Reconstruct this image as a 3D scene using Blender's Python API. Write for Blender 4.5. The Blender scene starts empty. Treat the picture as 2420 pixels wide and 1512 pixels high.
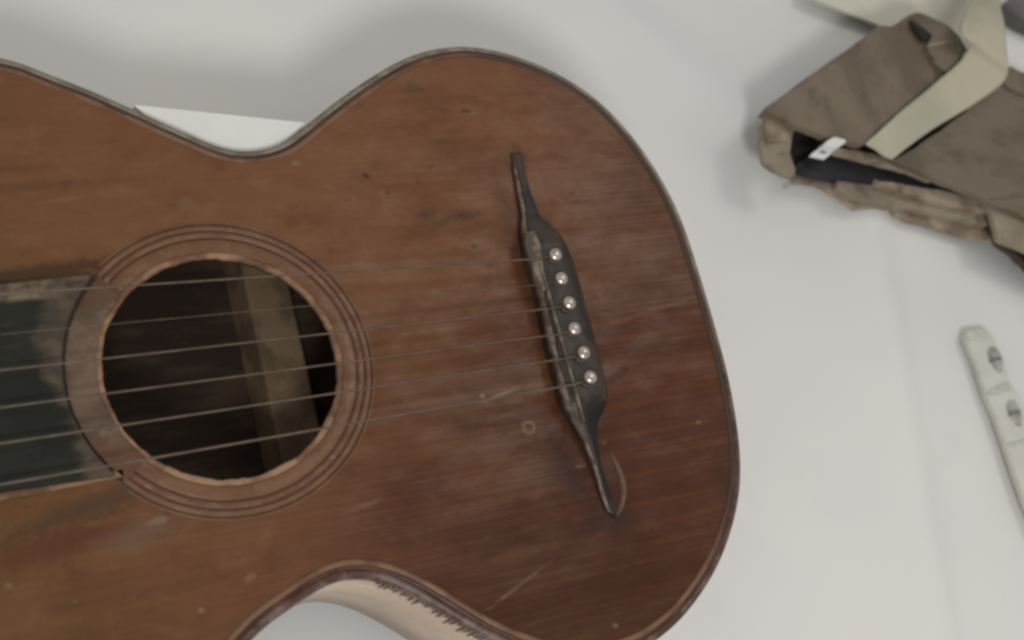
import bpy, bmesh, math, random
from mathutils import Vector, Matrix, noise
from mathutils.geometry import tessellate_polygon
random.seed(7)
sc = bpy.context.scene
COL = sc.collection

# ------------------------------------------------------------------ camera
ZB = 0.080            # height of the soundboard above the white backing
CAMH = 0.43           # height of the lens above the soundboard
AX = Vector((0.89216082, -0.11393424, 0.43711332))
AY = Vector((-0.24914856, -0.93128211, 0.26577928))
AZ = Vector((0.37679446, -0.34602402, -0.85923996))
cam = bpy.data.cameras.new("camera")
camo = bpy.data.objects.new("camera", cam)
COL.objects.link(camo)
m = Matrix.Identity(4)
for r, a in enumerate((AX, AY, AZ)):
    m[r][0], m[r][1], m[r][2] = a[0], -a[1], -a[2]
m[0][3], m[1][3], m[2][3] = 0, 0, ZB + CAMH
camo.matrix_world = m
cam.sensor_width = 36
cam.lens = 18 / math.tan(math.radians(22))
cam.clip_start = 0.02
cam.clip_end = 30
cam.dof.use_dof = True
cam.dof.focus_distance = 0.50
cam.dof.aperture_fstop = 9.0
sc.camera = camo

# ------------------------------------------------------------------ room light
world = bpy.data.worlds.new("World")
sc.world = world
world.use_nodes = True
bg = world.node_tree.nodes["Background"]
bg.inputs[0].default_value = (1.0, 0.98, 0.955, 1)
bg.inputs[1].default_value = 0.42

def area(name, loc, target, size, power, col, spread=180):
    l = bpy.data.lights.new(name, 'AREA')
    l.shape = 'DISK'; l.size = size; l.energy = power; l.color = col
    l.spread = math.radians(spread)
    o = bpy.data.objects.new(name, l)
    COL.objects.link(o)
    o.location = loc
    o.rotation_euler = (Vector(target) - Vector(loc)).to_track_quat('-Z', 'Y').to_euler()
    return o
area("ceiling_lamp", (1.10, 0.62, 1.75), (0.25, 0.1, 0), 0.60, 4.4, (1.0, 0.98, 0.95))
area("front_lamp", (-0.14, -0.62, 0.98), (0.2, 0.10, 0), 0.24, 5.8, (0.99, 1.0, 0.99))

sc.view_settings.view_transform = 'Standard'
sc.view_settings.look = 'None'
sc.view_settings.exposure = 0
sc.view_settings.gamma = 1
sc.cycles.filter_width = 2.9
sc.cycles.max_bounces = 8

# ------------------------------------------------------------------ helpers
def P(u, v, z=ZB):
    """a point of the room at height z, from sketch coordinates (2420 x 1512)"""
    d = (u - 1210, v - 756, 2994.855)
    w = [a[0] * d[0] + a[1] * d[1] + a[2] * d[2] for a in (AX, AY, AZ)]
    k = (ZB + CAMH - z) / -w[2]
    return Vector((w[0] * k, w[1] * k, z))

def Q(cx, cy, z):     # sketch coordinates of the leather case corner
    return P(1663.75 + cx * .4502, cy * .4502, z)

def meta(o, label=None, cat=None, group=None, kind=None):
    if label: o["label"] = label
    if cat: o["category"] = cat
    if group: o["group"] = group
    if kind: o["kind"] = kind
    return o

def empty(name, loc, label, cat, group=None):
    o = bpy.data.objects.new(name, None)
    o.empty_display_size = .02
    COL.objects.link(o)
    o.location = loc
    return meta(o, label, cat, group)

def link(name, me, mat, parent=None, smooth=True, kind=None):
    o = bpy.data.objects.new(name, me)
    COL.objects.link(o)
    if mat: me.materials.append(mat)
    if smooth:
        for p in me.polygons: p.use_smooth = True
    if parent is not None:
        o.parent = parent
        w = Vector((0, 0, 0)); q = parent
        while q is not None:
            w += q.location; q = q.parent
        o.location = -w
    if kind: o["kind"] = kind
    return o

def from_py(name, vs, fs, mat, parent=None, smooth=True, kind=None):
    me = bpy.data.meshes.new(name)
    me.from_pydata([tuple(v) for v in vs], [], fs)
    me.validate(); me.update()
    bm = bmesh.new(); bm.from_mesh(me)
    bmesh.ops.recalc_face_normals(bm, faces=bm.faces)
    bm.to_mesh(me); bm.free()
    return link(name, me, mat, parent, smooth, kind)

def catmull(pts, closed, n):
    out = []
    N = len(pts)
    rng = range(N) if closed else range(N - 1)
    for i in rng:
        if closed:
            p0, p1, p2, p3 = pts[i - 1], pts[i], pts[(i + 1) % N], pts[(i + 2) % N]
        else:
            p0, p1, p2, p3 = pts[max(i - 1, 0)], pts[i], pts[i + 1], pts[min(i + 2, N - 1)]
        for k in range(n):
            t = k / n
            out.append(0.5 * ((2 * p1) + (p2 - p0) * t + (2 * p0 - 5 * p1 + 4 * p2 - p3) * t * t + (3 * p1 - p0 - 3 * p2 + p3) * t ** 3))
    if not closed: out.append(pts[-1].copy())
    return out

def resample(pts, closed, step):
    q = pts + ([pts[0]] if closed else [])
    L = [0]
    for a, b in zip(q, q[1:]): L.append(L[-1] + (b - a).length)
    n = max(2, int(L[-1] / step)); out = []; j = 0
    for i in range(n if closed else n + 1):
        s = L[-1] * i / n
        while j < len(L) - 2 and L[j + 1] < s: j += 1
        f = (s - L[j]) / max(1e-9, L[j + 1] - L[j])
        out.append(q[j].lerp(q[j + 1], min(1, f)))
    return out

def smooth_loop(pts, it):
    for _ in range(it):
        N = len(pts)
        pts = [(pts[i - 1] + pts[i] * 2 + pts[(i + 1) % N]) / 4 for i in range(N)]
    return pts

def inset(loop, d):
    N = len(loop)
    area2 = sum(loop[i - 1].x * loop[i].y - loop[i].x * loop[i - 1].y for i in range(N))
    s = 1 if area2 > 0 else -1
    out = []
    for i in range(N):
        t = loop[(i + 1) % N] - loop[i - 1]
        t.z = 0; t.normalize()
        out.append(loop[i] + Vector((-t.y, t.x, 0)) * s * d)
    return out

def sweep(name, rings, mat, parent=None, closed_profile=False, closed=True, kind=None, smooth=True):
    n = len(rings[0]); vs = [v for r in rings for v in r]; fs = []
    R = len(rings)
    for a in range(R if closed_profile else R - 1):
        b = (a + 1) % R
        for i in range(n if closed else n - 1):
            j = (i + 1) % n
            fs.append((a * n + i, a * n + j, b * n + j, b * n + i))
    return from_py(name, vs, fs, mat, parent, smooth, kind)

def poly_prism(name, loop, z0, mat, parent=None, bevel=0.0, holes=(), smooth=False, kind=None):
    """solid plate: loop (with its own z as top) down to z0"""
    loops = [loop] + list(holes)
    vs, fs = [], []
    flat = [v for l in loops for v in l]
    tris = tessellate_polygon([[Vector((v.x, v.y, 0)) for v in l] for l in loops])
    n = len(flat)
    vs = [v.copy() for v in flat] + [Vector((v.x, v.y, z0)) for v in flat]
    for t in tris:
        fs.append(tuple(t)); fs.append(tuple(n + k for k in reversed(t)))
    o = 0
    for l in loops:
        L = len(l)
        for i in range(L):
            j = (i + 1) % L
            fs.append((o + i, o + j, n + o + j, n + o + i))
        o += L
    ob = from_py(name, vs, fs, mat, parent, smooth, kind)
    if bevel:
        b = ob.modifiers.new("bevel", 'BEVEL'); b.width = bevel; b.segments = 3; b.limit_method = 'ANGLE'
        b.angle_limit = math.radians(40)
        for p in ob.data.polygons: p.use_smooth = True
        w = ob.modifiers.new("wn", 'WEIGHTED_NORMAL')
    return ob

def ragged(pts, step, amp, seed, closed=True, sc_=90.0):
    q = resample(pts, closed, step)
    out = []
    for v in q:
        k = noise.noise_vector(v * sc_ + Vector((seed, 0, 0))) * amp + noise.noise_vector(v * sc_ * 4 + Vector((seed, 5, 0))) * amp * .45
        out.append(v + Vector((k.x, k.y, 0)))
    return out

def tube(name, pts, r, mat, parent=None, seg=8):
    rings = []
    vs, fs = [], []
    for i, p in enumerate(pts):
        t = (pts[min(i + 1, len(pts) - 1)] - pts[max(i - 1, 0)]).normalized()
        a = t.cross(Vector((0, 0, 1)))
        if a.length < 1e-4: a = Vector((1, 0, 0))
        a.normalize(); b = a.cross(t)
        rr = r[i] if isinstance(r, (list, tuple)) else r
        for k in range(seg):
            an = 2 * math.pi * k / seg
            vs.append(p + (a * math.cos(an) + b * math.sin(an)) * rr)
    for i in range(len(pts) - 1):
        for k in range(seg):
            l = (k + 1) % seg
            fs.append((i * seg + k, i * seg + l, (i + 1) * seg + l, (i + 1) * seg + k))
    fs.append(tuple(range(seg))); fs.append(tuple((len(pts) - 1) * seg + k for k in reversed(range(seg))))
    return from_py(name, vs, fs, mat, parent)

# ------------------------------------------------------------------ materials
class NT:
    def __init__(s, name):
        s.m = bpy.data.materials.new(name); s.m.use_nodes = True
        s.t = s.m.node_tree; s.b = s.t.nodes["Principled BSDF"]
        s.co = s.t.nodes.new("ShaderNodeNewGeometry").outputs["Position"]
    def n(s, kind, **kw):
        x = s.t.nodes.new(kind)
        for k, v in kw.items():
            if k in x.inputs: x.inputs[k].default_value = v
            else: setattr(x, k, v)
        return x
    def l(s, a, b): s.t.links.new(a, b)
    def mapped(s, scale, rot=(0, 0, 0), loc=(0, 0, 0), src=None):
        mp = s.n("ShaderNodeMapping"); mp.inputs["Scale"].default_value = scale
        mp.inputs["Rotation"].default_value = rot; mp.inputs["Location"].default_value = loc
        s.l(src or s.co, mp.inputs["Vector"]); return mp.outputs[0]
    def noise(s, scale, detail=3, rough=.55, vec=None, dist=0.0):
        x = s.n("ShaderNodeTexNoise"); x.inputs["Scale"].default_value = scale
        x.inputs["Detail"].default_value = detail; x.inputs["Roughness"].default_value = rough
        x.inputs["Distortion"].default_value = dist
        s.l(vec or s.co, x.inputs["Vector"]); return x.outputs["Fac"]
    def rng(s, v, a, b, c=0.0, d=1.0, smooth=True):
        x = s.n("ShaderNodeMapRange"); x.interpolation_type = 'SMOOTHSTEP' if smooth else 'LINEAR'
        s.l(v, x.inputs[0])
        for i, q in zip((1, 2, 3, 4), (a, b, c, d)): x.inputs[i].default_value = q
        return x.outputs[0]
    def math(s, op, a, b=None, clamp=False):
        x = s.n("ShaderNodeMath", operation=op); x.use_clamp = clamp
        for i, q in enumerate((a, b)):
            if q is None: continue
            if isinstance(q, (int, float)): x.inputs[i].default_value = q
            else: s.l(q, x.inputs[i])
        return x.outputs[0]
    def mix(s, f, a, b, mode='MIX'):
        x = s.n("ShaderNodeMix", data_type='RGBA', blend_type=mode)
        for i, q in zip((0, 6, 7), (f, a, b)):
            if isinstance(q, (int, float)): x.inputs[i].default_value = q
            elif isinstance(q, tuple): x.inputs[i].default_value = (*q, 1)
            else: s.l(q, x.inputs[i])
        return x.outputs[2]
    def sep(s):
        x = s.n("ShaderNodeSeparateXYZ"); s.l(s.co, x.inputs[0]); return x.outputs
    def bump(s, h, strength, dist=.001):
        x = s.n("ShaderNodeBump"); x.inputs["Strength"].default_value = strength
        x.inputs["Distance"].default_value = dist; s.l(h, x.inputs["Height"]); s.l(x.outputs[0], s.b.inputs["Normal"])
    def base(s, c):
        if isinstance(c, tuple): s.b.inputs["Base Color"].default_value = (*c, 1)
        else: s.l(c, s.b.inputs["Base Color"])
    def rough(s, r):
        if isinstance(r, (int, float)): s.b.inputs["Roughness"].default_value = r
        else: s.l(r, s.b.inputs["Roughness"])
    def spot(s, u, v, ru, rv, deg=0, z=ZB, soft=.6, warp=.55, r2=None):
        """a mark of its own shape on the surface: 1 inside the ellipse, ragged edge"""
        c = P(u, v, z); k = .43 / 2995 * 1.22
        mp = s.n("ShaderNodeMapping"); mp.vector_type = 'TEXTURE'
        mp.inputs["Location"].default_value = (c.x, c.y, z)
        mp.inputs["Rotation"].default_value = (0, 0, math.radians(deg))
        mp.inputs["Scale"].default_value = (ru * k, rv * k, 1)
        s.l(s.co, mp.inputs["Vector"])
        le = s.n("ShaderNodeVectorMath", operation='LENGTH'); s.l(mp.outputs[0], le.inputs[0])
        d = s.math('ADD', le.outputs["Value"], s.math('MULTIPLY', s.math('SUBTRACT', s.warp, .5), warp * 4))
        if r2 is None: return s.rng(d, 1 - soft, 1 + soft, 1, 0)
        return s.math('MULTIPLY', s.rng(d, r2 - soft, r2 + soft * .4, 0, 1), s.rng(d, 1 - soft * .4, 1 + soft, 1, 0))

def plain(name, col, rough=.5, metal=0.0, var=.12, scale=60, bump=.15, bscale=300, spec=.5):
    s = NT(name)
    v = s.noise(scale, 4)
    a = tuple(c * (1 - var) for c in col); b = tuple(min(1, c * (1 + var)) for c in col)
    s.base(s.mix(s.rng(v, .3, .7), a, b)); s.rough(rough)
    s.b.inputs["Metallic"].default_value = metal
    s.b.inputs["Specular IOR Level"].default_value = spec
    if bump: s.bump(s.noise(bscale, 3), bump, .0006)
    return s.m

def top_wood():
    s = NT("aged_top_wood")
    s.warp = s.noise(260, 4, .7)
    x, y, z = s.sep()
    sm = s.noise(14, 3, .5, s.mapped((1, 1.8, 1), loc=(.3, .1, 0)))
    md = s.noise(38, 4, .6, s.mapped((.45, 1.6, 1)))
    # year rings of the spruce run along the strings
    g1 = s.noise(1.0, 2, .6, s.mapped((6, 640, 1)))
    g2 = s.noise(1.0, 3, .6, s.mapped((20, 300, 1), loc=(3, 0, 0)))
    olive, brown, red = (.120, .062, .018), (.176, .074, .032), (.074, .019, .007)
    # the varnish has aged ochre towards the neck and red towards the tail, with some light falloff painted in
    big = s.noise(17, 4, .6, s.mapped((.8, 1.5, 1), loc=(1.3, .7, 0)))
    fo = s.rng(s.math('ADD', x, s.math('MULTIPLY', big, .26)), .06, .25, 0, 1)
    c = s.mix(fo, olive, brown)
    dg = s.math('SUBTRACT', s.math('MULTIPLY', x, .75), s.math('MULTIPLY', y, 1.0))
    dg = s.math('ADD', dg, s.math('MULTIPLY', s.math('SUBTRACT', sm, .5), .22))
    fr = s.rng(dg, -.06, .14, 0, 1)
    c = s.mix(fr, c, red)
    # centre joint: lower half behind the bridge is redder than the upper half
    jn = s.math('MULTIPLY', s.rng(y, .1285, .1302, 1, 0), s.rng(s.math('ADD', x, s.math('MULTIPLY', sm, .03)), .255, .275, 0, .7))
    c = s.mix(jn, c, (.108, .030, .010))
    up = s.math('MULTIPLY', s.rng(y, .1285, .1302, 0, 1), s.rng(x, .25, .27, 0, .5))
    c = s.mix(up, c, (.158, .076, .044))
    mott = s.noise(85, 6, .7, s.mapped((.75, 1.2, 1)), .4)
    c = s.mix(s.rng(mott, .50, .72, 0, .5), c, s.mix(s.rng(fr, 0, 1, .5, .16), c, (.26, .15, .08)))
    c = s.mix(s.rng(mott, .30, .47, .50, 0), c, s.mix(.5, c, (.028, .013, .007)))
    rd = s.noise(24, 4, .6, s.mapped((.9, 1.3, 1), loc=(6, 1, 0)))
    c = s.mix(s.rng(rd, .50, .68, 0, .40), c, (.125, .042, .016))
    c = s.mix(s.rng(md, .45, .75, 0, .45), c, s.mix(.5, c, (.205, .105, .045)))
    c = s.mix(s.rng(md, .25, .45, .42, 0), c, (.066, .030, .013))
    gv = s.math('ADD', s.math('MULTIPLY', g1, .75), s.math('MULTIPLY', g2, .25))
    gs = s.rng(s.math('ADD', dg, 0), -.06, .12, .05, .42)
    c = s.mix(s.math('MULTIPLY', s.rng(gv, .42, .62, 1, 0), gs), c, (.030, .012, .006))
    # specks of lost varnish
    fl = s.rng(s.noise(150, 2, .5, s.mapped((.7, 1.3, 1))), .735, .80, 0, .5)
    c = s.mix(fl, c, (.24, .14, .075))
    dk = s.rng(s.noise(120, 2, .5, s.mapped((.8, 1.3, 1), loc=(9, 2, 0))), .73, .80, 0, .55)
    c = s.mix(dk, c, (.035, .016, .008))
    light = (.25, .165, .105); dark = (.035, .018, .011)
    for u, v, ru, rv, deg, f, col, kw in (
        (1250, 1010, 15, 15, 0, .40, light, dict(soft=.25, warp=.05, r2=.72)),
        (610, 552, 52, 5, -22, .75, light, {}), (500, 1131, 34, 7, 8, .0, light, {}),
        (370, 1232, 22, 7, 8, .6, light, {}), (475, 1443, 6, 5, 0, .6, light, {}),
        (20, 1383, 6, 5, 0, .45, light, {}), (590, 1365, 11, 5, 20, .4, light, {}),
        (1225, 1385, 75, 4, 22, .28, light, {}), (1185, 932, 42, 4, 12, .6, light, {}),
        (1140, 936, 6, 5, 0, .7, light, {}), (725, 1146, 5, 5, 0, .8, light, {}),
        (1650, 998, 6, 4, 0, .5, light, {}), (1455, 1478, 6, 5, 0, .5, light, {}),
        (1560, 728, 130, 5, 9, .16, light, {}), (860, 1195, 40, 5, 10, .25, light, {}),
        (440, 480, 18, 12, 0, .22, light, {}), (700, 385, 10, 6, 0, .5, light, {}),
        (1370, 1102, 12, 3, 0, .7, light, {}), (150, 470, 40, 5, 5, .16, light, {}),
        (1090, 512, 55, 10, 4, .48, dark, {}), (1010, 505, 25, 12, 4, .35, dark, {}),
        (1462, 885, 32, 10, 25, .65, (.035, .008, .005), {}), (865, 415, 9, 6, -30, .8, dark, {}),
        (1300, 1062, 12, 5, 20, .6, dark, {}), (1120, 582, 5, 7, 0, .6, dark, {}),
        (1160, 628, 14, 6, 0, .45, dark, {}), (1100, 262, 12, 6, 0, .6, dark, {}),
        (980, 205, 22, 16, 0, .35, dark, {}), (1222, 385, 34, 22, 80, .75, dark, dict(soft=.6)),
        (1218, 560, 26, 150, 0, .40, dark, dict(soft=.8)), (1350, 1120, 26, 100, 12, .55, dark, dict(soft=.8)),
        (1450, 1225, 45, 30, 0, .60, dark, dict(soft=.8)), (1330, 1110, 60, 60, 0, .35, (.04, .01, .006), dict(soft=.8)),
        (1620, 1470, 170, 45, 35, .55, (.035, .022, .013), dict(soft=.8)), (1730, 1170, 30, 90, 0, .45, (.035, .022, .013), dict(soft=.8)),
        (235, 1190, 200, 22, 10, .6, (.05, .034, .018), dict(soft=.8)), (80, 645, 240, 14, 3, .7, dark, dict(soft=.7)),
        (90, 1300, 130, 28, 8, .6, (.075, .022, .010), dict(soft=.8)), (1280, 150, 240, 18, -14, .55, (.06, .036, .018), dict(soft=.6)),
        (1560, 420, 170, 14, -52, .45, (.07, .05, .03), dict(soft=.7)),
        (330, 1265, 60, 24, 8, .35, (.15, .11, .085), dict(soft=.7)),
        (60, 440, 90, 9, 0, .22, dark, dict(soft=.9)), (260, 430, 120, 7, 0, .18, dark, dict(soft=.9)), (40, 400, 60, 8, 0, .2, dark, dict(soft=.9)),
    ):
        if f <= 0: continue
        c = s.mix(s.math('MULTIPLY', s.spot(u, v, ru, rv, deg, **kw), f), c, col)
    s.base(c)
    s.rough(s.rng(s.math("ADD", s.math("MULTIPLY", md, .5), s.math("MULTIPLY", mott, .5)), .35, .62, .60, .32))
    s.b.inputs["Specular IOR Level"].default_value = .20
    h = s.math('ADD', s.math('MULTIPLY', gv, .5), s.math('MULTIPLY', s.noise(70, 4, .6), 1.0))
    s.bump(h, .16, .0010)
    return s.m

def worn(name, a, b, scale=70, lo=.4, hi=.6, rough=.5, stretch=(1, 1, 1), bump=.3, third=None, spec=.3, s3=300):
    s = NT(name)
    f = s.noise(scale, 5, .62, s.mapped(stretch))
    c = s.mix(s.rng(f, lo, hi), a, b)
    if third: c = s.mix(s.rng(s.noise(s3, 3, .6, s.mapped(stretch)), .55, .7, 0, .7), c, third)
    s.base(c); s.rough(rough); s.b.inputs["Specular IOR Level"].default_value = spec
    s.bump(s.noise(scale * 4, 4, .6, s.mapped(stretch)), bump, .0008)
    return s.m

M_top = top_wood()
M_lip = worn("mottled_rim", (.24, .205, .155), (.12, .10, .078), 90, rough=.34, bump=.3, spec=.6)
def lip_mat():
    s = NT("mottled_rim")  # grey towards the upper edge, mottled red-brown towards the lower
    x, y, z = s.sep()
    f = s.noise(90, 5, .62)
    a = s.mix(s.rng(f, .4, .6), (.25, .22, .17), (.14, .12, .092))
    b = s.mix(s.rng(f, .42, .62), (.075, .030, .020), (.17, .125, .105))
    s.base(s.mix(s.rng(s.math('ADD', y, s.math('MULTIPLY', s.noise(30, 3), .05)), .12, .18), b, a))
    s.rough(.42); s.b.inputs["Specular IOR Level"].default_value = .4
    s.bump(s.noise(400, 3), .2, .0005)
    return s.m
M_lip = lip_mat()
M_ledge = worn("red_brown_edge", (.055, .020, .012), (.105, .045, .026), 60, rough=.36, bump=.25)
def bead_mat():
    s = NT("edge_bead")
    x, y, z = s.sep()
    c = s.mix(s.rng(s.noise(70, 5, .62), .4, .6), (.13, .058, .030), (.20, .105, .060))
    # the bead is worn away and grimy round the tail
    f = s.math('MULTIPLY', s.rng(s.math('ADD', x, s.math('MULTIPLY', s.noise(25, 3), .05)), .235, .275), s.rng(y, .015, .05))
    s.base(s.mix(f, c, (.060, .034, .020))); s.rough(.42)
    s.b.inputs["Specular IOR Level"].default_value = .3
    s.bump(s.noise(280, 3), .2, .0006)
    return s.m
M_bead = bead_mat()
M_side = worn("pale_worn_side", (.58, .48, .38), (.48, .37, .285), 22, rough=.45, stretch=(1, 1, 2.2), bump=.2, third=(.52, .43, .33))
M_ring = worn("rosette_wood", (.150, .070, .034), (.185, .092, .048), 80, rough=.34, bump=.25, third=(.21, .12, .07))
M_ring2 = worn("rosette_light_wood", (.19, .095, .055), (.14, .062, .034), 80, rough=.36, bump=.25, third=(.25, .16, .10))
M_groove = worn("rosette_groove", (.055, .022, .012), (.085, .034, .018), 80, rough=.5, bump=.2)
M_raw = worn("raw_wood_edge", (.34, .20, .115), (.16, .08, .045), 60, rough=.7, bump=.5)
def cres_mat():
    s = NT("bare_crescent_wood")
    x, y, z = s.sep()
    n = s.noise(60, 6, .68)
    c = s.mix(s.rng(n, .38, .62), (.165, .112, .074), (.100, .062, .038))
    c = s.mix(s.rng(s.noise(190, 4, .6), .55, .72, 0, .7), c, (.21, .155, .11))
    e = s.math('ABSOLUTE', s.math('SUBTRACT', s.math('ADD', y, s.math('MULTIPLY', s.math('SUBTRACT', n, .5), .012)), .1345))
    c = s.mix(s.rng(e, .020, .032, 0, 1), c, (.125, .058, .030))
    s.base(c); s.rough(.5); s.b.inputs["Specular IOR Level"].default_value = .3
    s.bump(s.noise(240, 4, .6), .35, .0008)
    return s.m
M_cres = cres_mat()
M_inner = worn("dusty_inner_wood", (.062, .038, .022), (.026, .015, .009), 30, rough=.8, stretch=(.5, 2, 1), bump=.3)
M_brace = worn("brace_wood", (.200, .135, .082), (.12, .078, .046), 50, rough=.8, bump=.3)
M_bridge = worn("dark_bridge_wood", (.024, .016, .012), (.052, .035, .026), 70, rough=.42, stretch=(2, .7, 1), bump=.4, third=(.060, .042, .030), spec=.35)
M_chip = worn("chipped_bridge_wood", (.24, .19, .145), (.085, .062, .046), 90, rough=.6, bump=.5)
M_saddle = worn("old_saddle_bone", (.19, .16, .12), (.085, .065, .048), 200, rough=.45)
M_pin = plain("pin_dome", (.55, .48, .44), .27, .85, .2, 300, .1, 500)
M_collar = plain("pin_collar", (.07, .055, .045), .4, 0, .2, 300)
M_string = plain("dull_steel_string", (.15, .11, .08), .5, .5, .25, 90, 0)
M_fret = plain("old_fret_wire", (.30, .25, .16), .4, .8, .2, 90, 0)

def fretboard_mat():
    s = NT("worn_ebonised_fretboard")
    s.warp = s.noise(150, 4, .6)
    x, y, z = s.sep()
    n = s.noise(55, 5, .65, s.mapped((.7, 1.5, 1)))
    c = s.mix(s.rng(n, .35, .65), (.010, .010, .007), (.019, .019, .013))
    e1 = s.math('ADD', y, s.math('MULTIPLY', s.math('SUBTRACT', n, .5), .006))
    c = s.mix(s.rng(e1, .1600, .1625, 0, 1), c, s.mix(s.rng(s.warp, .4, .6), (.20, .15, .095), (.10, .07, .045)))
    e2 = s.math('ADD', x, s.math('MULTIPLY', s.math('SUBTRACT', n, .5), .022))
    e2 = s.math('ADD', e2, s.math('MULTIPLY', s.math('ABSOLUTE', s.math('SUBTRACT', y, .135)), -.30))
    c = s.mix(s.rng(e2, .0385, .0450, 0, .85), c, s.mix(s.rng(s.warp, .4, .6), (.11, .078, .05), (.060, .048, .034)))
    st = s.noise(1.0, 3, .6, s.mapped((22, 300, 1)))
    c = s.mix(s.rng(st, .62, .75, 0, .35), c, (.085, .066, .045))
    s.base(c); s.rough(.65); s.b.inputs["Specular IOR Level"].default_value = .3
    s.bump(s.noise(260, 4, .6), .3, .0006)
    return s.m
M_fb = fretboard_mat()

def cloth_wall():
    s = NT("white_backing")
    v = s.noise(3.5, 3, .5); v2 = s.noise(26, 4, .6)
    c = s.mix(s.rng(v, .35, .65), (.715, .715, .70), (.795, .77, .735))
    c = s.mix(s.rng(v2, .55, .8, 0, .25), c, (.69, .675, .65))
    sp = s.rng(s.noise(210, 2, .5), .80, .84, 0, .35)
    c = s.mix(sp, c, (.42, .40, .37))
    s.base(c); s.rough(.75)
    s.bump(s.noise(600, 3, .6), .10, .0005)
    return s.m
M_wall = cloth_wall()
M_block = plain("block_white", (.80, .78, .74), .8, 0, .03, 40, .1, 700)
M_leather = worn("cracked_brown_leather", (.138, .102, .070), (.190, .150, .106), 24, rough=.52, stretch=(1.4, .8, 1), bump=.45, third=(.090, .066, .042), s3=70)
M_leather2 = worn("mottled_case_cover", (.178, .144, .102), (.122, .095, .066), 16, rough=.55, stretch=(.8, 1.4, 1), bump=.5, third=(.110, .085, .058), s3=60)
M_board = worn("torn_card_edge", (.38, .31, .23), (.22, .165, .12), 60, rough=.75, bump=.6, third=(.10, .07, .05), s3=160)
M_board2 = worn("pale_card_lining", (.34, .29, .215), (.24, .20, .145), 30, rough=.7, bump=.4, third=(.12, .09, .065), s3=90)
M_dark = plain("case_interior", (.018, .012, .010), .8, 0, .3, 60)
M_blk = worn("black_inner_board", (.013, .014, .017), (.021, .022, .025), 40, rough=.55, bump=.2)
M_edge_shade = plain("grey_edge_shade", (.16, .16, .165), .55, 0, .25, 60)
M_strap = worn("pale_green_cotton_tape", (.50, .46, .345), (.42, .405, .31), 18, rough=.85, bump=.25)
M_label = plain("white_sticker", (.74, .73, .72), .6, 0, .02, 40, 0)
M_print = plain("grey_print", (.16, .16, .17), .6, 0, .1, 900, 0)
M_sheet = worn("cream_sheet", (.66, .64, .54), (.60, .575, .48), 12, rough=.7, bump=.15)
M_white = plain("white_card", (.80, .79, .76), .7, 0, .02, 20, .05)
M_grey = plain("grey_brown_cloth", (.13, .115, .11), .8, 0, .2, 50)

# ------------------------------------------------------------------ setting: white backing
def backing():
    n = 220; x0, x1, y0, y1 = -1.6, 2.2, -1.6, 1.8
    # finer in view: non-uniform grid
    def ax(a, b, lo, hi, k):
        out = [a + (lo - a) * i / 12 for i in range(12)] + [lo + (hi - lo) * i / k for i in range(k)] + [hi + (b - hi) * i / 12 for i in range(13)]
        return out
    xs = ax(x0, x1, -.25, .85, 180); ys = ax(y0, y1, -.35, .65, 160)
    vs = []; fs = []
    for yy in ys:
        for xx in xs:
            p = Vector((xx, yy, 0))
            h = noise.noise(p * 5) * .007 + noise.noise(Vector((xx * 14 + 7, yy * 9, 3))) * .0012
            # shallow creases of the sheet
            for (ax_, ay_, bx_, by_, w, a) in ((.47, .10, .40, -.25, .010, .0022), (.62, .08, .50, -.3, .014, .002), (.36, .33, .52, .18, .02, .002)):
                A = Vector((ax_, ay_, 0)); B = Vector((bx_, by_, 0)); t = max(-.4, min(1.6, (p - A).dot(B - A) / (B - A).length_squared))
                d = (p - A - (B - A) * t).length
                h += 1.8 * a * math.exp(-(d / w) ** 2)
            vs.append((xx, yy, h)); 
    W = len(xs)
    for j in range(len(ys) - 1):
        for i in range(W - 1):
            fs.append((j * W + i, j * W + i + 1, (j + 1) * W + i + 1, (j + 1) * W + i))
    o = from_py("wall", vs, fs, M_wall)
    meta(o, "off-white sheet backing with faint creases behind the guitar and case", kind="structure")
backing()

# ------------------------------------------------------------------ the guitar
G = empty("guitar", (.10, .128, .012), "old small-bodied acoustic guitar with worn red-brown top, six strings and dark damaged bridge", "guitar")
D = 0.060
OUT = [(0,127),(100,160),(219,206),(285,235),(337,258),(394,285),(437,303),(500,332),(545,346),(585,350),(634,343),(678,325),(744,272),(831,206),(919,150),(980,121),(1030,108),(1090,101),(1160,108),(1240,130),(1320,165),(1400,215),(1470,280),(1530,355),(1580,435),(1620,520),(1660,640),(1700,775),(1730,890),(1750,1000),(1758,1080),(1757,1150),(1745,1220),(1720,1300),(1680,1380),(1620,1460),(1560,1512),(1500,1545),(1400,1567),(1300,1560),(1225,1538),(1150,1506),(1080,1464),(1000,1415),(922,1378),(852,1364),(800,1370),(754,1393),(700,1430),(650,1465),(599,1510)]
pts = [P(u, v) for u, v in OUT]
yc = .128
ub = [(46, 0, -.132)]
for x, h in ((-.005, -.140), (-.05, -.130), (-.085, -.098), (-.102, -.05), (-.104, 0), (-.102, .05), (-.085, .098), (-.05, .130), (-.005, .140)):
    pts.append(Vector((x, yc + h, ZB)))
pts.insert(len(OUT) , Vector((.030, yc - .137, ZB)))
body = smooth_loop(resample(catmull(pts, True, 12), True, .0022), 6)
N = len(body)

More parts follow.
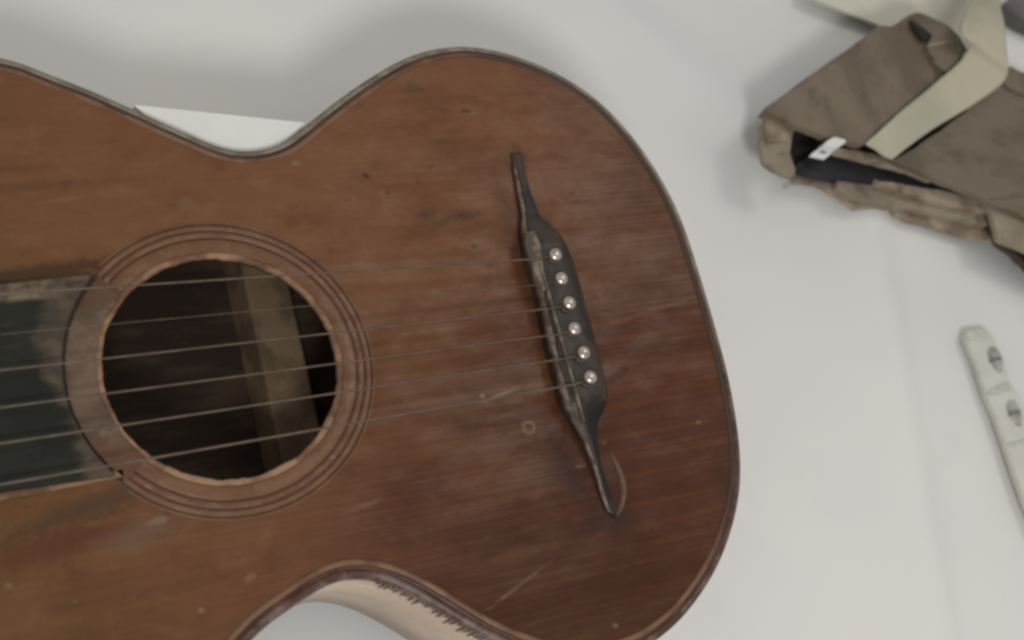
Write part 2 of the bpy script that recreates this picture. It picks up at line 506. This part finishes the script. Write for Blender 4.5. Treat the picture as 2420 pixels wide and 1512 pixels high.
def zset(loop, z): return [Vector((v.x, v.y, z)) for v in loop]
HC = Vector((.1033, .1298, ZB)); HR = .0413
def circ(r, z, n=220, jit=0.0, seed=0, c=HC):
    out = []
    for i in range(n):
        a = 2 * math.pi * i / n
        rr = r
        if jit:
            d = Vector((math.cos(a), math.sin(a), 0)) * .045
            k = noise.noise(d * 110 + Vector((seed, 0, 0))) + .6 * noise.noise(d * 330 + Vector((seed, 4, 0)))
            w = .35 + 1.0 * max(0, math.cos(a - math.radians(110))) ** 2 + .9 * max(0, math.cos(a - math.radians(195))) ** 3
            rr = r + jit * k * w
        out.append(Vector((c.x + rr * math.cos(a), c.y + rr * math.sin(a), z)))
    return out

# soundboard plate with its hole
LED = .0046
poly_prism("soundboard", zset(inset(body, LED + .0012), ZB), ZB - .0026, M_top, G, holes=[circ(HR + .0022, ZB, 220, .0008, 3)])
# bead, ledge and rounded lip round the top
def band(name, prof, mat, kind=None):
    return sweep(name, [zset(inset(body, o), ZB + z) for o, z in prof], mat, G, closed_profile=True)
band("edge_bead", [(LED + .0022, -.0006), (LED + .0020, .00030), (LED + .0013, .00055), (LED + .0004, .00045), (LED - .0002, -.0004), (LED - .0002, -.002), (LED + .0022, -.002)], M_bead)
band("edge_ledge", [(LED - .0002, -.0003), (.0038, -.0005), (.0030, -.0010), (.0030, -.0030), (LED - .0002, -.0030)], M_ledge)
band("rim", [(.0031, -.0009), (.0016, -.0013), (.0004, -.0022), (0, -.0040), (.0003, -.0056), (.0012, -.0060), (.0031, -.0060)], M_lip)
# side and back
sweep("side", [zset(inset(body, .0009), ZB - .0055), zset(inset(body, .0009), ZB - D * .5), zset(inset(body, .0009), ZB - D),
               zset(inset(body, .0034), ZB - D), zset(inset(body, .0034), ZB - .0055)], M_side, G, closed_profile=True)
poly_prism("back", zset(inset(body, .0034), ZB - D + .0032), ZB - D, M_inner, G)
# exposed kerf blocks below the edge of the waist
def kerfs():
    vs, fs = [], []
    ins = inset(body, .0006)
    i0 = min(range(N), key=lambda i: (body[i] - P(905, 1374)).length)
    i1 = min(range(N), key=lambda i: (body[i] - P(1215, 1536)).length)
    if i0 > i1: i0, i1 = i1, i0
    loop = resample([ins[i] for i in range(i0, i1 + 1)], False, .0019)
    for k in range(len(loop) - 1):
        a, b = loop[k], loop[k + 1]
        t = (b - a).normalized(); nrm = Vector((t.y, -t.x, 0))
        if nrm.y > 0: nrm = -nrm
        w = random.uniform(.0008, .0014); h = random.uniform(.0035, .0095)
        if random.random() < .1: h *= .4
        p = a + t * random.uniform(0, .0006)
        o = len(vs)
        for (s_, zz, d, tw) in ((0, -.0030, .0017, 0), (1, -.0030, .0017, 0), (1, -.0060 - h, .0006, -.25), (0, -.0060 - h, .0005, .25)):
            for dd in (0, d):
                q = p + t * (w * (s_ + tw)) + nrm * (dd - .0006)
                vs.append(Vector((q.x, q.y, ZB + zz + (0 if zz > -.0035 else random.uniform(-.0004, .0004)))))
        f = lambda *i: fs.append(tuple(o + j for j in i))
        f(1, 3, 5, 7); f(0, 6, 4, 2); f(0, 1, 7, 6); f(2, 4, 5, 3); f(0, 2, 3, 1); f(6, 7, 5, 4)
    from_py("kerf_blocks", vs, fs, worn("kerf_wood", (.165, .112, .084), (.26, .20, .155), 300, rough=.6), G, smooth=False, kind="stuff")
kerfs()
# braces on the inside of the back (seen through the hole)
def box_between(name, a, b, w, z0, z1, mat, parent, taper=.7):
    t = (b - a).normalized(); n = Vector((-t.y, t.x, 0))
    vs = []
    for p in (a, b):
        for s_, z, k in ((-1, z0, 1), (1, z0, 1), (1, z1, taper), (-1, z1, taper)):
            q = p + n * s_ * w / 2 * k; vs.append(Vector((q.x, q.y, z)))
    fs = [(0, 1, 2, 3), (7, 6, 5, 4), (0, 4, 5, 1), (1, 5, 6, 2), (2, 6, 7, 3), (3, 7, 4, 0)]
    o = from_py(name, vs, fs, mat, parent, smooth=False)
    b_ = o.modifiers.new("b", 'BEVEL'); b_.width = .0012; b_.segments = 2
    return o
zb = ZB - D + .0032
br = P(672, 860, zb + .016)
box_between("back_brace", Vector((br.x, .052, 0)), Vector((br.x, .204, 0)), .025, zb - .0005, zb + .016, M_brace, G)
box_between("back_brace", Vector((br.x - .15, .03, 0)), Vector((br.x - .15, .226, 0)), .012, zb - .0005, zb + .014, M_brace, G)
# rosette: rings cut by the fretboard on the neck side
def sector(name, r0, r1, a0, a1, z0, z1, mat, parent, jit=0.0, seed=0, round_=True, n=None):
    n = n or max(24, int(abs(a1 - a0) / 2))
    full = abs(a1 - a0) > 359
    rings = []
    e = min(.0004, (r1 - r0) * .25) if round_ else 0
    for rr, zz in ((r0, z0), (r0, z1 - e * .5), (r0 + e, z1), (r1 - e, z1), (r1, z1 - e * .5), (r1, z0)):
        ring = []
        for i in range(n if full else n + 1):
            a = math.radians(a0 + (a1 - a0) * i / n)
            k = 0
            if jit:
                d = Vector((math.cos(a), math.sin(a), 0)) * .05
                k = (noise.noise(d * 120 + Vector((seed, 0, 0))) + .6 * noise.noise(d * 380 + Vector((seed, 0, 1)))) * jit
                if rr <= r0 + e: k *= 1
                else: k *= .25
            ring.append(Vector((HC.x + (rr + k) * math.cos(a), HC.y + (rr + k) * math.sin(a), zz)))
        rings.append(ring)
    return sweep(name, rings, mat, parent, closed_profile=True, closed=full)
ros = empty("rosette", Vector((HC.x, HC.y, ZB)) - G.location, None, None)
ros.parent = G
A0, A1 = -139, 134
sector("hole_rim", HR, HR + .0023, 0, 360, ZB - .0026, ZB + .0001, M_raw, ros, .00055, 2, n=260)
sector("wide_ring", HR + .0023, HR + .0072, A0, A1, ZB - .001, ZB + .00035, M_ring, ros)
sector("groove", HR + .0072, HR + .0080, A0, A1, ZB - .001, ZB + .00004, M_groove, ros)
sector("narrow_ring", HR + .0080, HR + .0101, A0, A1, ZB - .001, ZB + .0003, M_ring2, ros)
sector("groove", HR + .0101, HR + .0109, A0, A1, ZB - .001, ZB + .00004, M_groove, ros)
sector("narrow_ring", HR + .0109, HR + .0128, A0, A1, ZB - .001, ZB + .0003, M_ring, ros)
sector("groove", HR + .0128, HR + .0136, A0 + 2, A1 - 2, ZB - .001, ZB + .00005, M_groove, ros)
sector("outer_ring", HR + .0136, HR + .0143, A0 + 3, A1 - 3, ZB - .001, ZB + .0002, M_ring, ros)
# bare crescent where the fretboard's curved end sat
sector("bare_crescent", HR + .0018, HR + .0120, 136, 222, ZB - .001, ZB + .0009, M_cres, ros, .0006, 9)
sector("dark_seam", HR + .0120, HR + .0133, 133, 226, ZB - .001, ZB + .0002, plain("dark_seam", (.028, .016, .011), .6), ros)

# fretboard: straight sides, concave end following the rosette
FZ = ZB + .0032
def fretboard():
    y0, y1 = .0963, .1680
    R = HR + .0130
    loop = []
    a_top = math.asin((y1 - HC.y) / R); a_bot = math.asin((y0 - HC.y) / R)
    for i in range(33):
        a = a_top + (a_bot - a_top) * i / 32
        loop.append(Vector((HC.x - R * math.cos(a), HC.y + R * math.sin(a), FZ)))
    loop[0].y = y1; loop[-1].y = y0
    loop += [Vector((-.20, y0 + .005, FZ)), Vector((-.36, y0 + .011, FZ)), Vector((-.36, y1 - .011, FZ)), Vector((-.20, y1 - .005, FZ))]
    o = poly_prism("fretboard", loop, ZB + .0001, M_fb, G, bevel=.0006)
    # pale worn strip along the lower edge
    a, b = P(-260, 1226, ZB + .0009), P(291, 1117, ZB + .0009)
    q = [a + (b - a) * i / 60 for i in range(61)]
    top, bot = [], []
    for i, v in enumerate(q):
        k = noise.noise(v * 200) * .0004
        top.append(v + Vector((0, .0012, 0))); bot.append(v + Vector((0, -.0011 + k, 0)))
    poly_prism("edge_strip", top + bot[::-1], ZB + .0001, M_raw, o)
    return o
fb = fretboard()
for i, x in enumerate((-.010, -.048, -.088, -.131, -.176, -.224, -.275, -.329)):
    hw = .0345 - .00003 * i
    tube("fret", [Vector((x, yc + .004 - hw + .002 * i, FZ + .0002)), Vector((x, yc + .004 + hw - .002 * i, FZ + .0002))], .0008, M_fret, fb, 6)
# neck below it
def neck():
    rings = []
    for i in range(13):
        x = -.098 - .262 * i / 12; w = .034 - .010 * i / 12; d = .024 if i else .05
        rings.append([Vector((x, .132 + w * math.cos(a), ZB + .0001 - d * math.sin(a) * (1 if math.sin(a) > 0 else 0))) for a in [math.pi * k / 14 for k in range(15)]])
    o = sweep("neck", rings, M_bridge, G, closed_profile=False, closed=True)
neck()

# ------------------------------------------------------------------ bridge
BH = .0085
LEFT = [(1207,374),(1212,420),(1220,470),(1226,510),(1224,560),(1234,620),(1252,680),(1270,760),(1292,860),(1315,950),(1332,986),(1365,1038),(1395,1105),(1414,1165),(1436,1215),(1450,1224)]
RIGHT = [(1236,372),(1247,420),(1262,470),(1284,520),(1326,560),(1350,600),(1374,670),(1392,740),(1412,810),(1428,875),(1441,925),(1437,965),(1422,1010),(1424,1080),(1440,1140),(1456,1190),(1461,1222)]
def bridge():
    B = empty("bridge", Vector((.243, .128, ZB)) - G.location, None, None); B.parent = G
    B["label"] = "dark wooden pin bridge with pointed carved wings and a chipped front edge"
    L = catmull([P(u, v) for u, v in LEFT], False, 6); Rr = catmull([P(u, v) for u, v in RIGHT], False, 6)
    n = 150
    def at_y(c, y):
        for a, b in zip(c, c[1:]):
            if (a.y - y) * (b.y - y) <= 0 and abs(a.y - b.y) > 1e-9:
                t = (a.y - y) / (a.y - b.y); return a.x + (b.x - a.x) * t
        return c[0].x if y > c[0].y else c[-1].x
    yT = .2045; yB = .0485
    vs, fs = [], []
    K = 9
    tops = {}
    for i in range(n + 1):
        y = yT + (yB - yT) * i / n
        xl, xr = at_y(L, y), at_y(Rr, y)
        # the near foot is drawn at the board, the far edge at the top
        s = (y - .128) / .078
        a = abs(s)
        h = BH if a < .42 else (BH - (BH - .0042) * min(1, (a - .42) / .18) if a < .6 else .0042 - .0030 * ((a - .6) / .4) ** 1.3)
        h = max(h, .0009)
        xr = xr - h * .42            # far edge seen over the height of the block
        xl = min(xl, xr - .0016)
        w = xr - xl
        if a > .985: xl += w * .3; xr -= w * .3; w = xr - xl
        jag = (noise.noise(Vector((y * 260, 0, 1))) + .5 * noise.noise(Vector((y * 700, 3, 1)))) * .00038
        cav = 0
        if a > .46 and s < 0: cav = min(1, (a - .46) / .08)     # scooped lower wing
        prof = [(0 + jag * .4, 0), (.0003 + jag, h * .5), (.0008 + jag, h * .84), (.0030 + jag * 2, h)]
        zs = [(f, h) for f in (.38, .62)]
        row = []
        for dx, z in prof: row.append(Vector((xl + min(dx, w * .34), y, ZB + z)))
        for k, (f, z) in enumerate(zs):
            z2 = z
            if cav: z2 = z * (1 - .55 * cav * (k == 1))
            row.append(Vector((xl + w * f, y, ZB + z2)))
        row.append(Vector((xl + w * .86, y, ZB + h * (1 - .6 * cav))))
        row.append(Vector((xr - min(.0006, w * .05), y, ZB + h * .7 * (1 - .6 * cav))))
        row.append(Vector((xr, y, ZB - .0002)))
        vs += row
    K = len(row)
    for i in range(n):
        for k in range(K - 1):
            fs.append((i * K + k, i * K + k + 1, (i + 1) * K + k + 1, (i + 1) * K + k))
    fs.append(tuple(range(K))); fs.append(tuple(n * K + k for k in reversed(range(K))))
    blk = from_py("block", vs, fs, M_bridge, B)
    blk.data.materials.append(plain("black_shaded_hollow", (.008, .006, .005), .6, 0, .2, 60))  # shade in the scooped wing painted as near-black
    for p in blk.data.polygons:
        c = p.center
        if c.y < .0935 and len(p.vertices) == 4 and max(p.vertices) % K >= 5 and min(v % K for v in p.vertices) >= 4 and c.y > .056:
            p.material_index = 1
    # pale chipped front edge: a thin facet along the near top arris
    fv, ff = [], []
    for i in range(4, n - 1):
        r = vs[i * K:(i + 1) * K]
        wv = .25 + .45 * abs(noise.noise(Vector((vs[i * K].y * 45, 2, 0))))
        o_ = Vector((-.00025, 0, .0002))
        fv += [r[1] + o_, r[2] + o_, r[3].lerp(r[2], 1 - wv * .9) + Vector((0, 0, .00022))]
    m_ = len(fv) // 3
    for i in range(m_ - 1):
        for k in range(2): ff.append((i * 3 + k, i * 3 + k + 1, i * 3 + k + 4, i * 3 + k + 3))
    e = from_py("front_edge", fv, ff, M_chip, B)
    so = e.modifiers.new("s", 'SOLIDIFY'); so.thickness = .0003
    # broken-out patch beside the upper pins
    zt = ZB + BH
    pl = [P(u, v, zt + .0004) for u, v in ((1243,548),(1262,545),(1277,575),(1284,625),(1295,680),(1285,690),(1268,650),(1250,610),(1240,575))]
    poly_prism("chipped_patch", ragged(pl, .0012, .0005, 4), zt - .002, M_chip, B, bevel=.0003)
    # saddle strip
    a, b = P(1278, 622, zt + .0011), P(1381, 996, zt + .0011)
    q = [a + (b - a) * i / 40 for i in range(41)]
    lft = [v + Vector((-.0006 + noise.noise(v * 300) * .0002, 0, 0)) for v in q]; rgt = [v + Vector((.0006, 0, 0)) for v in q]
    poly_prism("saddle", lft + rgt[::-1], zt - .001, M_saddle, B, bevel=.0002)
    # pins
    def dome(prof, mat, name, par, c, seg=28):
        rings = [[Vector((c.x + r * math.cos(2 * math.pi * k / seg), c.y + r * math.sin(2 * math.pi * k / seg), c.z + z)) for k in range(seg)] for r, z in prof]
        return sweep(name, rings, mat, par)
    for (u, v), hi in zip(((1314,601),(1328,658),(1345,717),(1359,776),(1379,835),(1394,893)), (0, .0001, .0008, 0, .0007, .0009)):
        c = P(u - 1, v, zt + .0016); c.z = zt
        pin = dome([(.0019, -.001), (.0019, .0006 + hi), (.0026, .0009 + hi), (.00285, .0015 + hi), (.0027, .0020 + hi), (.0023, .0025 + hi), (.0016, .0029 + hi), (.0008, .00315 + hi), (.00001, .0032 + hi)], M_pin, "bridge_pin", B, c)
        dome([(.0034, -.0004), (.0034, .0003), (.0031, .0005), (.0019, .0005)], M_collar, "collar", pin, c)
    return B
BR = bridge()
# old glue line left by the shrunken lower wing
gl = [P(u, v, ZB - .0006) for u, v in ((1436,1060),(1455,1095),(1468,1130),(1473,1165),(1466,1200),(1452,1226))]
gl = catmull(gl, False, 6)
tube("glue_line", gl, [.0012 * (0.3 + math.sin(math.pi * i / (len(gl) - 1))) for i in range(len(gl))], worn("old_glue", (.14, .085, .058), (.115, .06, .04), 200), G, 8)

# ------------------------------------------------------------------ strings
LE = [(0,695),(0,790),(0,875),(0,963),(0,1048),(0,1145)]
RI = [(1279,611),(1294,671),(1309,728),(1326,789),(1343,846),(1360,908)]
PN = [(1306,603),(1321,661),(1338,720),(1352,779),(1372,838),(1386,896)]
thick = (.00036, .00015, .00034, .00036, .00040, .00046)
for i in range(6):
    a = P(*LE[i], FZ + .0040); b = P(*RI[i], ZB + BH + .0014)
    d = (a - b) / (a.x - b.x)
    far = b + d * (-.358 - b.x); far.y = yc + .004 + (far.y - yc - .004) * .72; far.z = FZ + .0012
    p = P(*PN[i], ZB + BH + .0006)
    path = [far, a, a.lerp(b, .33), a.lerp(b, .66), b, b.lerp(p, .6) + Vector((0, 0, -.0002)), p]
    st = tube("string", path, thick[i], M_string, G, 8)
    if i == 1: st["label"] = "thinnest, barely visible string"

# ------------------------------------------------------------------ white block added for the bright strip by the upper waist
def waist_block():
    i0 = min(range(N), key=lambda i: (body[i] - P(300, 240)).length)
    i1 = min(range(N), key=lambda i: (body[i] - P(770, 262)).length)
    if i0 > i1: i0, i1 = i1, i0
    zf = ZB - .005
    A, Bq = P(316, 246.5, zf), P(745, 291, zf)
    inner = [Vector((v.x, v.y, zf)) for v in inset(body, -.0004)[i0:i1 + 1:2]]
    if inner[0].x > inner[-1].x: inner = inner[::-1]
    inner = [v for v in inner if A.x + .0005 < v.x < Bq.x - .002 and (Bq - A).cross(v - A).z < -1e-5]
    o = poly_prism("added_waist_block", [A] + inner + [Bq], .0, M_block, bevel=.0008)
    c = sum((v for v in inner), Vector()) / len(inner)
    o.data.transform(Matrix.Translation((-c.x, -c.y, 0))); o.location = (c.x, c.y, 0)
    meta(o, "small white foam block filling the gap beside the guitar's upper waist", "foam block")
waist_block()

# ------------------------------------------------------------------ leather case, upper right
CZ = .030
C = empty("instrument_case", (.46, .24, 0), "worn brown leather case with torn edges, its broken end open to the dark inside", "case")
def cq(lst, z): return [Q(x, y, z) for x, y in lst]
def slab(name, lst, z, z0, mat, parent=C, amp=.0006, seed=1, step=.003, bevel=.0012):
    return poly_prism(name, ragged(cq(lst, z), step, amp, seed), z0, mat, parent, bevel=bevel)
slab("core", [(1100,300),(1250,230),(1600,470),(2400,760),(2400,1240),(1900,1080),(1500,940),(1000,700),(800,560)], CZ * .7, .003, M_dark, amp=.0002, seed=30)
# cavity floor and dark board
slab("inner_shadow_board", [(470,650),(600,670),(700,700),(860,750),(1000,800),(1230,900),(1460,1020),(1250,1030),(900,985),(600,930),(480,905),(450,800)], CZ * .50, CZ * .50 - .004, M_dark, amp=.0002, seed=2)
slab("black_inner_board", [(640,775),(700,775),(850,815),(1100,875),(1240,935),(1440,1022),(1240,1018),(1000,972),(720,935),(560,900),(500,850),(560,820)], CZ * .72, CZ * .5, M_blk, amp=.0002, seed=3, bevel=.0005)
# end cap: bent card, three facets
slab("end_cap", [(330,600),(420,560),(490,640),(470,700),(455,800),(490,900),(470,932),(420,915),(360,885),(315,850),(298,760),(302,690),(318,625)], CZ * .95, CZ * .95 - .004, M_board2, amp=.0005, seed=4)
capr = [(345,600),(430,575),(480,650),(440,740),(330,740),(318,690),(322,640)]
slab("end_cap_fold", capr, CZ * 1.02, CZ * .80, M_board, amp=.0005, seed=5, bevel=.0008)
# upper cover with rolled end
slab("cover", [(1075,78),(1120,62),(1165,72),(1280,132),(1350,195),(1385,262),(1332,332),(1230,420),(1050,570),(900,700),(850,752),(812,760),(750,732),(640,712),(590,690),(480,655),(400,610),(335,588),(332,560),(420,500),(560,400),(720,290),(850,190),(932,130),(985,138)], CZ * 1.25, CZ * 1.25 - .005, M_leather, amp=.0006, seed=6, bevel=.0025)
slab("cover_edge_shadow", [(300,600),(330,560),(440,480),(580,378),(730,275),(850,185),(925,128),(945,150),(850,230),(720,320),(560,430),(420,530),(345,610)], CZ * .85, CZ * .85 - .004, M_edge_shade, amp=.0003, seed=7)  # blue-grey edge strip, the cover's shadow put into its colour
fl = slab("folded_corner", [(1092,98),(1130,72),(1180,84),(1275,136),(1345,200),(1380,262),(1330,330),(1270,380),(1215,330),(1170,240),(1200,182)], CZ * 1.36, CZ * 1.2, M_leather2, amp=.0005, seed=8, bevel=.002)
slab("torn_opening_shade", [(1086,112),(1140,140),(1203,182),(1158,214),(1120,165)], CZ * 1.375, CZ * 1.3, M_dark, amp=.0003, seed=9, step=.002, bevel=0)  # dark plate laid on the fold for the shade inside the hole
slab("fold_stitching", [(1168,238),(1210,222),(1330,205),(1345,212),(1222,234),(1180,248)], CZ * 1.385, CZ * 1.35, M_board, amp=.0003, seed=19, step=.002, bevel=.0003)
# lower cover
slab("lower_cover", [(985,838),(1100,780),(1300,640),(1420,545),(1575,430),(1600,340),(1760,420),(2300,640),(2500,900),(2420,1420),(1900,1215),(1690,1140),(1640,1105),(1560,1085),(1510,1065),(1440,1022),(1340,985),(1220,938),(1100,880)], CZ * 1.12, CZ * 1.12 - .005, M_leather2, amp=.0007, seed=10, bevel=.002)
slab("corner_patch", [(1580,345),(1700,385),(1760,450),(1700,500),(1620,470),(1575,430)], CZ * 1.20, CZ * 1.1, M_leather, amp=.0005, seed=21)
slab("card_edge", [(690,772),(760,778),(860,800),(985,832),(1110,868),(1220,925),(1215,940),(1100,892),(960,856),(840,826),(690,786)], CZ * 1.0, CZ * .8, M_board, amp=.0004, seed=11, step=.002, bevel=.0004)
slab("side_wall", [(1440,1015),(1510,1055),(1640,1100),(1900,1200),(2420,1420),(2400,1640),(1900,1400),(1680,1310),(1550,1260),(1520,1150),(1500,1080)], CZ * .95, CZ * .95 - .004, M_board2, amp=.0006, seed=12)
# torn lower flaps in layers
slab("torn_flap", [(470,905),(490,885),(600,912),(730,930),(950,960),(1240,1012),(1510,1058),(1560,1150),(1690,1200),(1690,1312),(1550,1272),(1400,1240),(1250,1200),(1100,1162),(1010,1122),(1000,1095),(900,1085),(800,1090),(740,1052),(690,1012),(640,980),(560,955),(470,932)], CZ * .42, CZ * .42 - .004, M_board, amp=.0012, seed=13, step=.0016, bevel=.0005)
slab("torn_flap", [(700,930),(950,952),(1240,1005),(1500,1060),(1545,1120),(1500,1180),(1300,1130),(1100,1090),(900,1060),(760,1030),(700,975)], CZ * .62, CZ * .4, M_board2, amp=.0010, seed=14, step=.0016, bevel=.0006)
slab("torn_flap", [(900,945),(1240,998),(1500,1050),(1640,1100),(1690,1120),(1690,1190),(1500,1110),(1240,1058),(1050,1010)], CZ * .80, CZ * .58, M_board, amp=.0008, seed=15, step=.0016, bevel=.0006)
slab("dark_side", [(1520,1180),(1560,1140),(1900,1250),(2400,1480),(2400,1760),(1900,1520),(1700,1420),(1640,1340),(1550,1290),(1520,1230)], CZ * .5, CZ * .5 - .004, plain("dark_brown_side", (.060, .035, .022), .6, 0, .3, 40, .4, 200), amp=.0008, seed=16)
# sticker folded over the edge
lab = slab("sticker", [(556,818),(572,800),(632,758),(700,776),(672,800),(636,834)], CZ * 1.10, CZ * 1.06, M_label, amp=0, seed=17, bevel=0)
slab("sticker_print", [(606,802),(624,781),(656,787),(640,808)], CZ * 1.103, CZ * 1.08, M_print, parent=lab, amp=0, seed=17, bevel=0)
slab("sticker_fold", [(632,757),(648,735),(685,716),(755,734),(738,752),(700,775)], CZ * 1.30, CZ * 1.06, M_label, parent=lab, amp=.0001, seed=18, bevel=.0004)

# ------------------------------------------------------------------ cloth tape over the case
def strap():
    Lp = [(850,752,1.32),(1050,572,1.36),(1232,422,1.40),(1388,270,1.55),(1350,165,1.75),(1372,60,1.70),(1420,-60,1.2),(1440,-200,.7)]
    Rp = [(985,838,1.24),(1182,690,1.28),(1420,545,1.30),(1575,425,1.45),(1592,310,1.70),(1568,60,1.68),(1530,-60,1.2),(1540,-200,.7)]
    Lc = catmull([Q(x, y, CZ * z) for x, y, z in Lp], False, 8); Rc = catmull([Q(x, y, CZ * z) for x, y, z in Rp], False, 8)
    K = 12; rings = []
    for k in range(K + 1):
        ring = []
        for i, (a, b) in enumerate(zip(Lc, Rc)):
            q = a.lerp(b, k / K)
            q = q + Vector((0, 0, .0012 * math.sin(i * .5 + k * .6) * noise.noise(q * 60) + .0008 * noise.noise(q * 130)))
            ring.append(q)
        rings.append(ring)
    o = sweep("cloth_strap", rings, M_strap, closed=False)
    s_ = o.modifiers.new("s", 'SOLIDIFY'); s_.thickness = .0012; s_.offset = -1
    c = Q(1200, 560, 0)
    o.data.transform(Matrix.Translation((-c.x, -c.y, 0))); o.location = (c.x, c.y, 0)
    meta(o, "pale greenish cotton tape running diagonally across the brown leather case", "strap")
strap()

# ------------------------------------------------------------------ papers above the case
def sheet(name, lst, z, mat, label, cat, th=.0012, seed=0):
    loop = ragged([Q(x, y, z) for x, y in lst], .01, .0006, seed)
    o = poly_prism(name, loop, z - th, mat)
    c = sum(loop, Vector()) / len(loop)
    o.data.transform(Matrix.Translation((-c.x, -c.y, 0))); o.location = (c.x, c.y, 0)
    return meta(o, label, cat)
sheet("cream_cloth", [(540,-30),(640,20),(750,62),(860,105),(940,140),(1100,230),(1330,330),(1420,200),(1400,60),(1420,-260),(560,-260)], .0085, M_sheet, "cream cloth sheet lying behind the top corner of the brown case", "cloth", .002)
sheet("white_card", [(1480,-200),(1480,300),(1590,380),(1700,420),(2100,560),(2100,-200)], .009, M_white, "bright white card to the right of the tape behind the case", "card", .002, 4)
g = sheet("grey_cloth", [(1565,22),(1600,-10),(1700,-60),(1900,-60),(1900,200),(1690,105),(1630,70)], .022, M_grey, "grey-brown cloth corner at the top right edge above the case", "cloth", .012, 6)

th = catmull([Q(x, y, z) for x, y, z in ((415, 992, .0022), (432, 978, .0040), (455, 966, .0045), (475, 966, .0036), (488, 972, .0022))], False, 6)
tho = tube("thread", th, .00022, plain("grey_thread", (.16, .16, .15), .8, 0, .1, 60, 0), None, 6)
meta(tho, "tiny loose grey thread on the white backing just below the case's open end", "thread")

# ------------------------------------------------------------------ plastic strip with leaf marks
def strip():
    def S(x, y, z=.006): return P(2117.5 + x * .55, 680.6 + y * .55, z)
    T = empty("plastic_strip", S(430, 420, 0), "narrow clear plastic strip with two grey oval marks at the right edge below the case", "plastic strip")
    s = NT("milky_plastic"); s.base(s.mix(s.rng(s.noise(60, 3), .35, .65), (.62, .60, .54), (.67, .655, .60))); s.rough(.3)
    s.bump(s.noise(120, 3), .3, .0008)
    Mp = s.m
    seamM = plain("crimped_plastic", (.56, .545, .49), .35, 0, .1, 200)
    outl = [(290,195),(300,186),(385,175),(405,190),(420,215),(452,270),(470,320),(482,360),(486,395),(510,430),(550,490),(600,600),(680,800),(760,1010),(640,1130),(550,915),(510,800),(470,680),(430,565),(385,460),(340,320),(305,240)]
    poly_prism("film", resample([S(x, y) for x, y in outl], True, .003), .0028, Mp, T, bevel=.0008)
    edge = [S(x, y, .0064) for x, y in ((292,198),(305,240),(340,320),(385,458),(430,565),(470,680),(510,800),(550,915),(640,1128))]
    tube("edge_rib", catmull(edge, False, 4), .0009, seamM, T, 6)
    for lst in ([(296,200),(300,186),(385,175),(404,190),(418,214),(405,224),(320,226)], [(395,450),(410,432),(480,400),(498,436),(450,452),(408,462)], [(470,684),(478,672),(560,648),(568,660),(480,690)]):
        poly_prism("seam", [S(x, y, .0068) for x, y in lst], .0055, seamM, T, bevel=.0005)
    oval = plain("grey_oval_print", (.36, .35, .32), .4, 0, .3, 200, .1); bar = plain("dark_bar_print", (.18, .17, .16), .4, 0, .2, 200, .1)
    def leaf(cx, cy):
        pl = []
        for i in range(28):
            a = 2 * math.pi * i / 28
            r = 58 * abs(math.cos(a)) ** 1.0
            u = 60 * math.cos(a); v = 24 * math.sin(a) * (1 - .25 * math.cos(a))
            th = math.radians(68)
            pl.append(S(cx + u * math.cos(th) - v * math.sin(th), cy + u * math.sin(th) + v * math.cos(th), .0066))
        o = poly_prism("oval_mark", pl, .0058, oval, T, bevel=.0002)
        b = [S(cx + x, cy + y, .0070) for x, y in ((-26,0),(-24,-9),(0,-14),(22,-13),(24,-2),(4,3),(-22,12))]
        poly_prism("bar", b, .0060, bar, o)
    leaf(431, 308); leaf(513, 538)
    for k in (2, 3):
        leaf(431 + 82 * k + 12 * k, 308 + 230 * k)
strip()
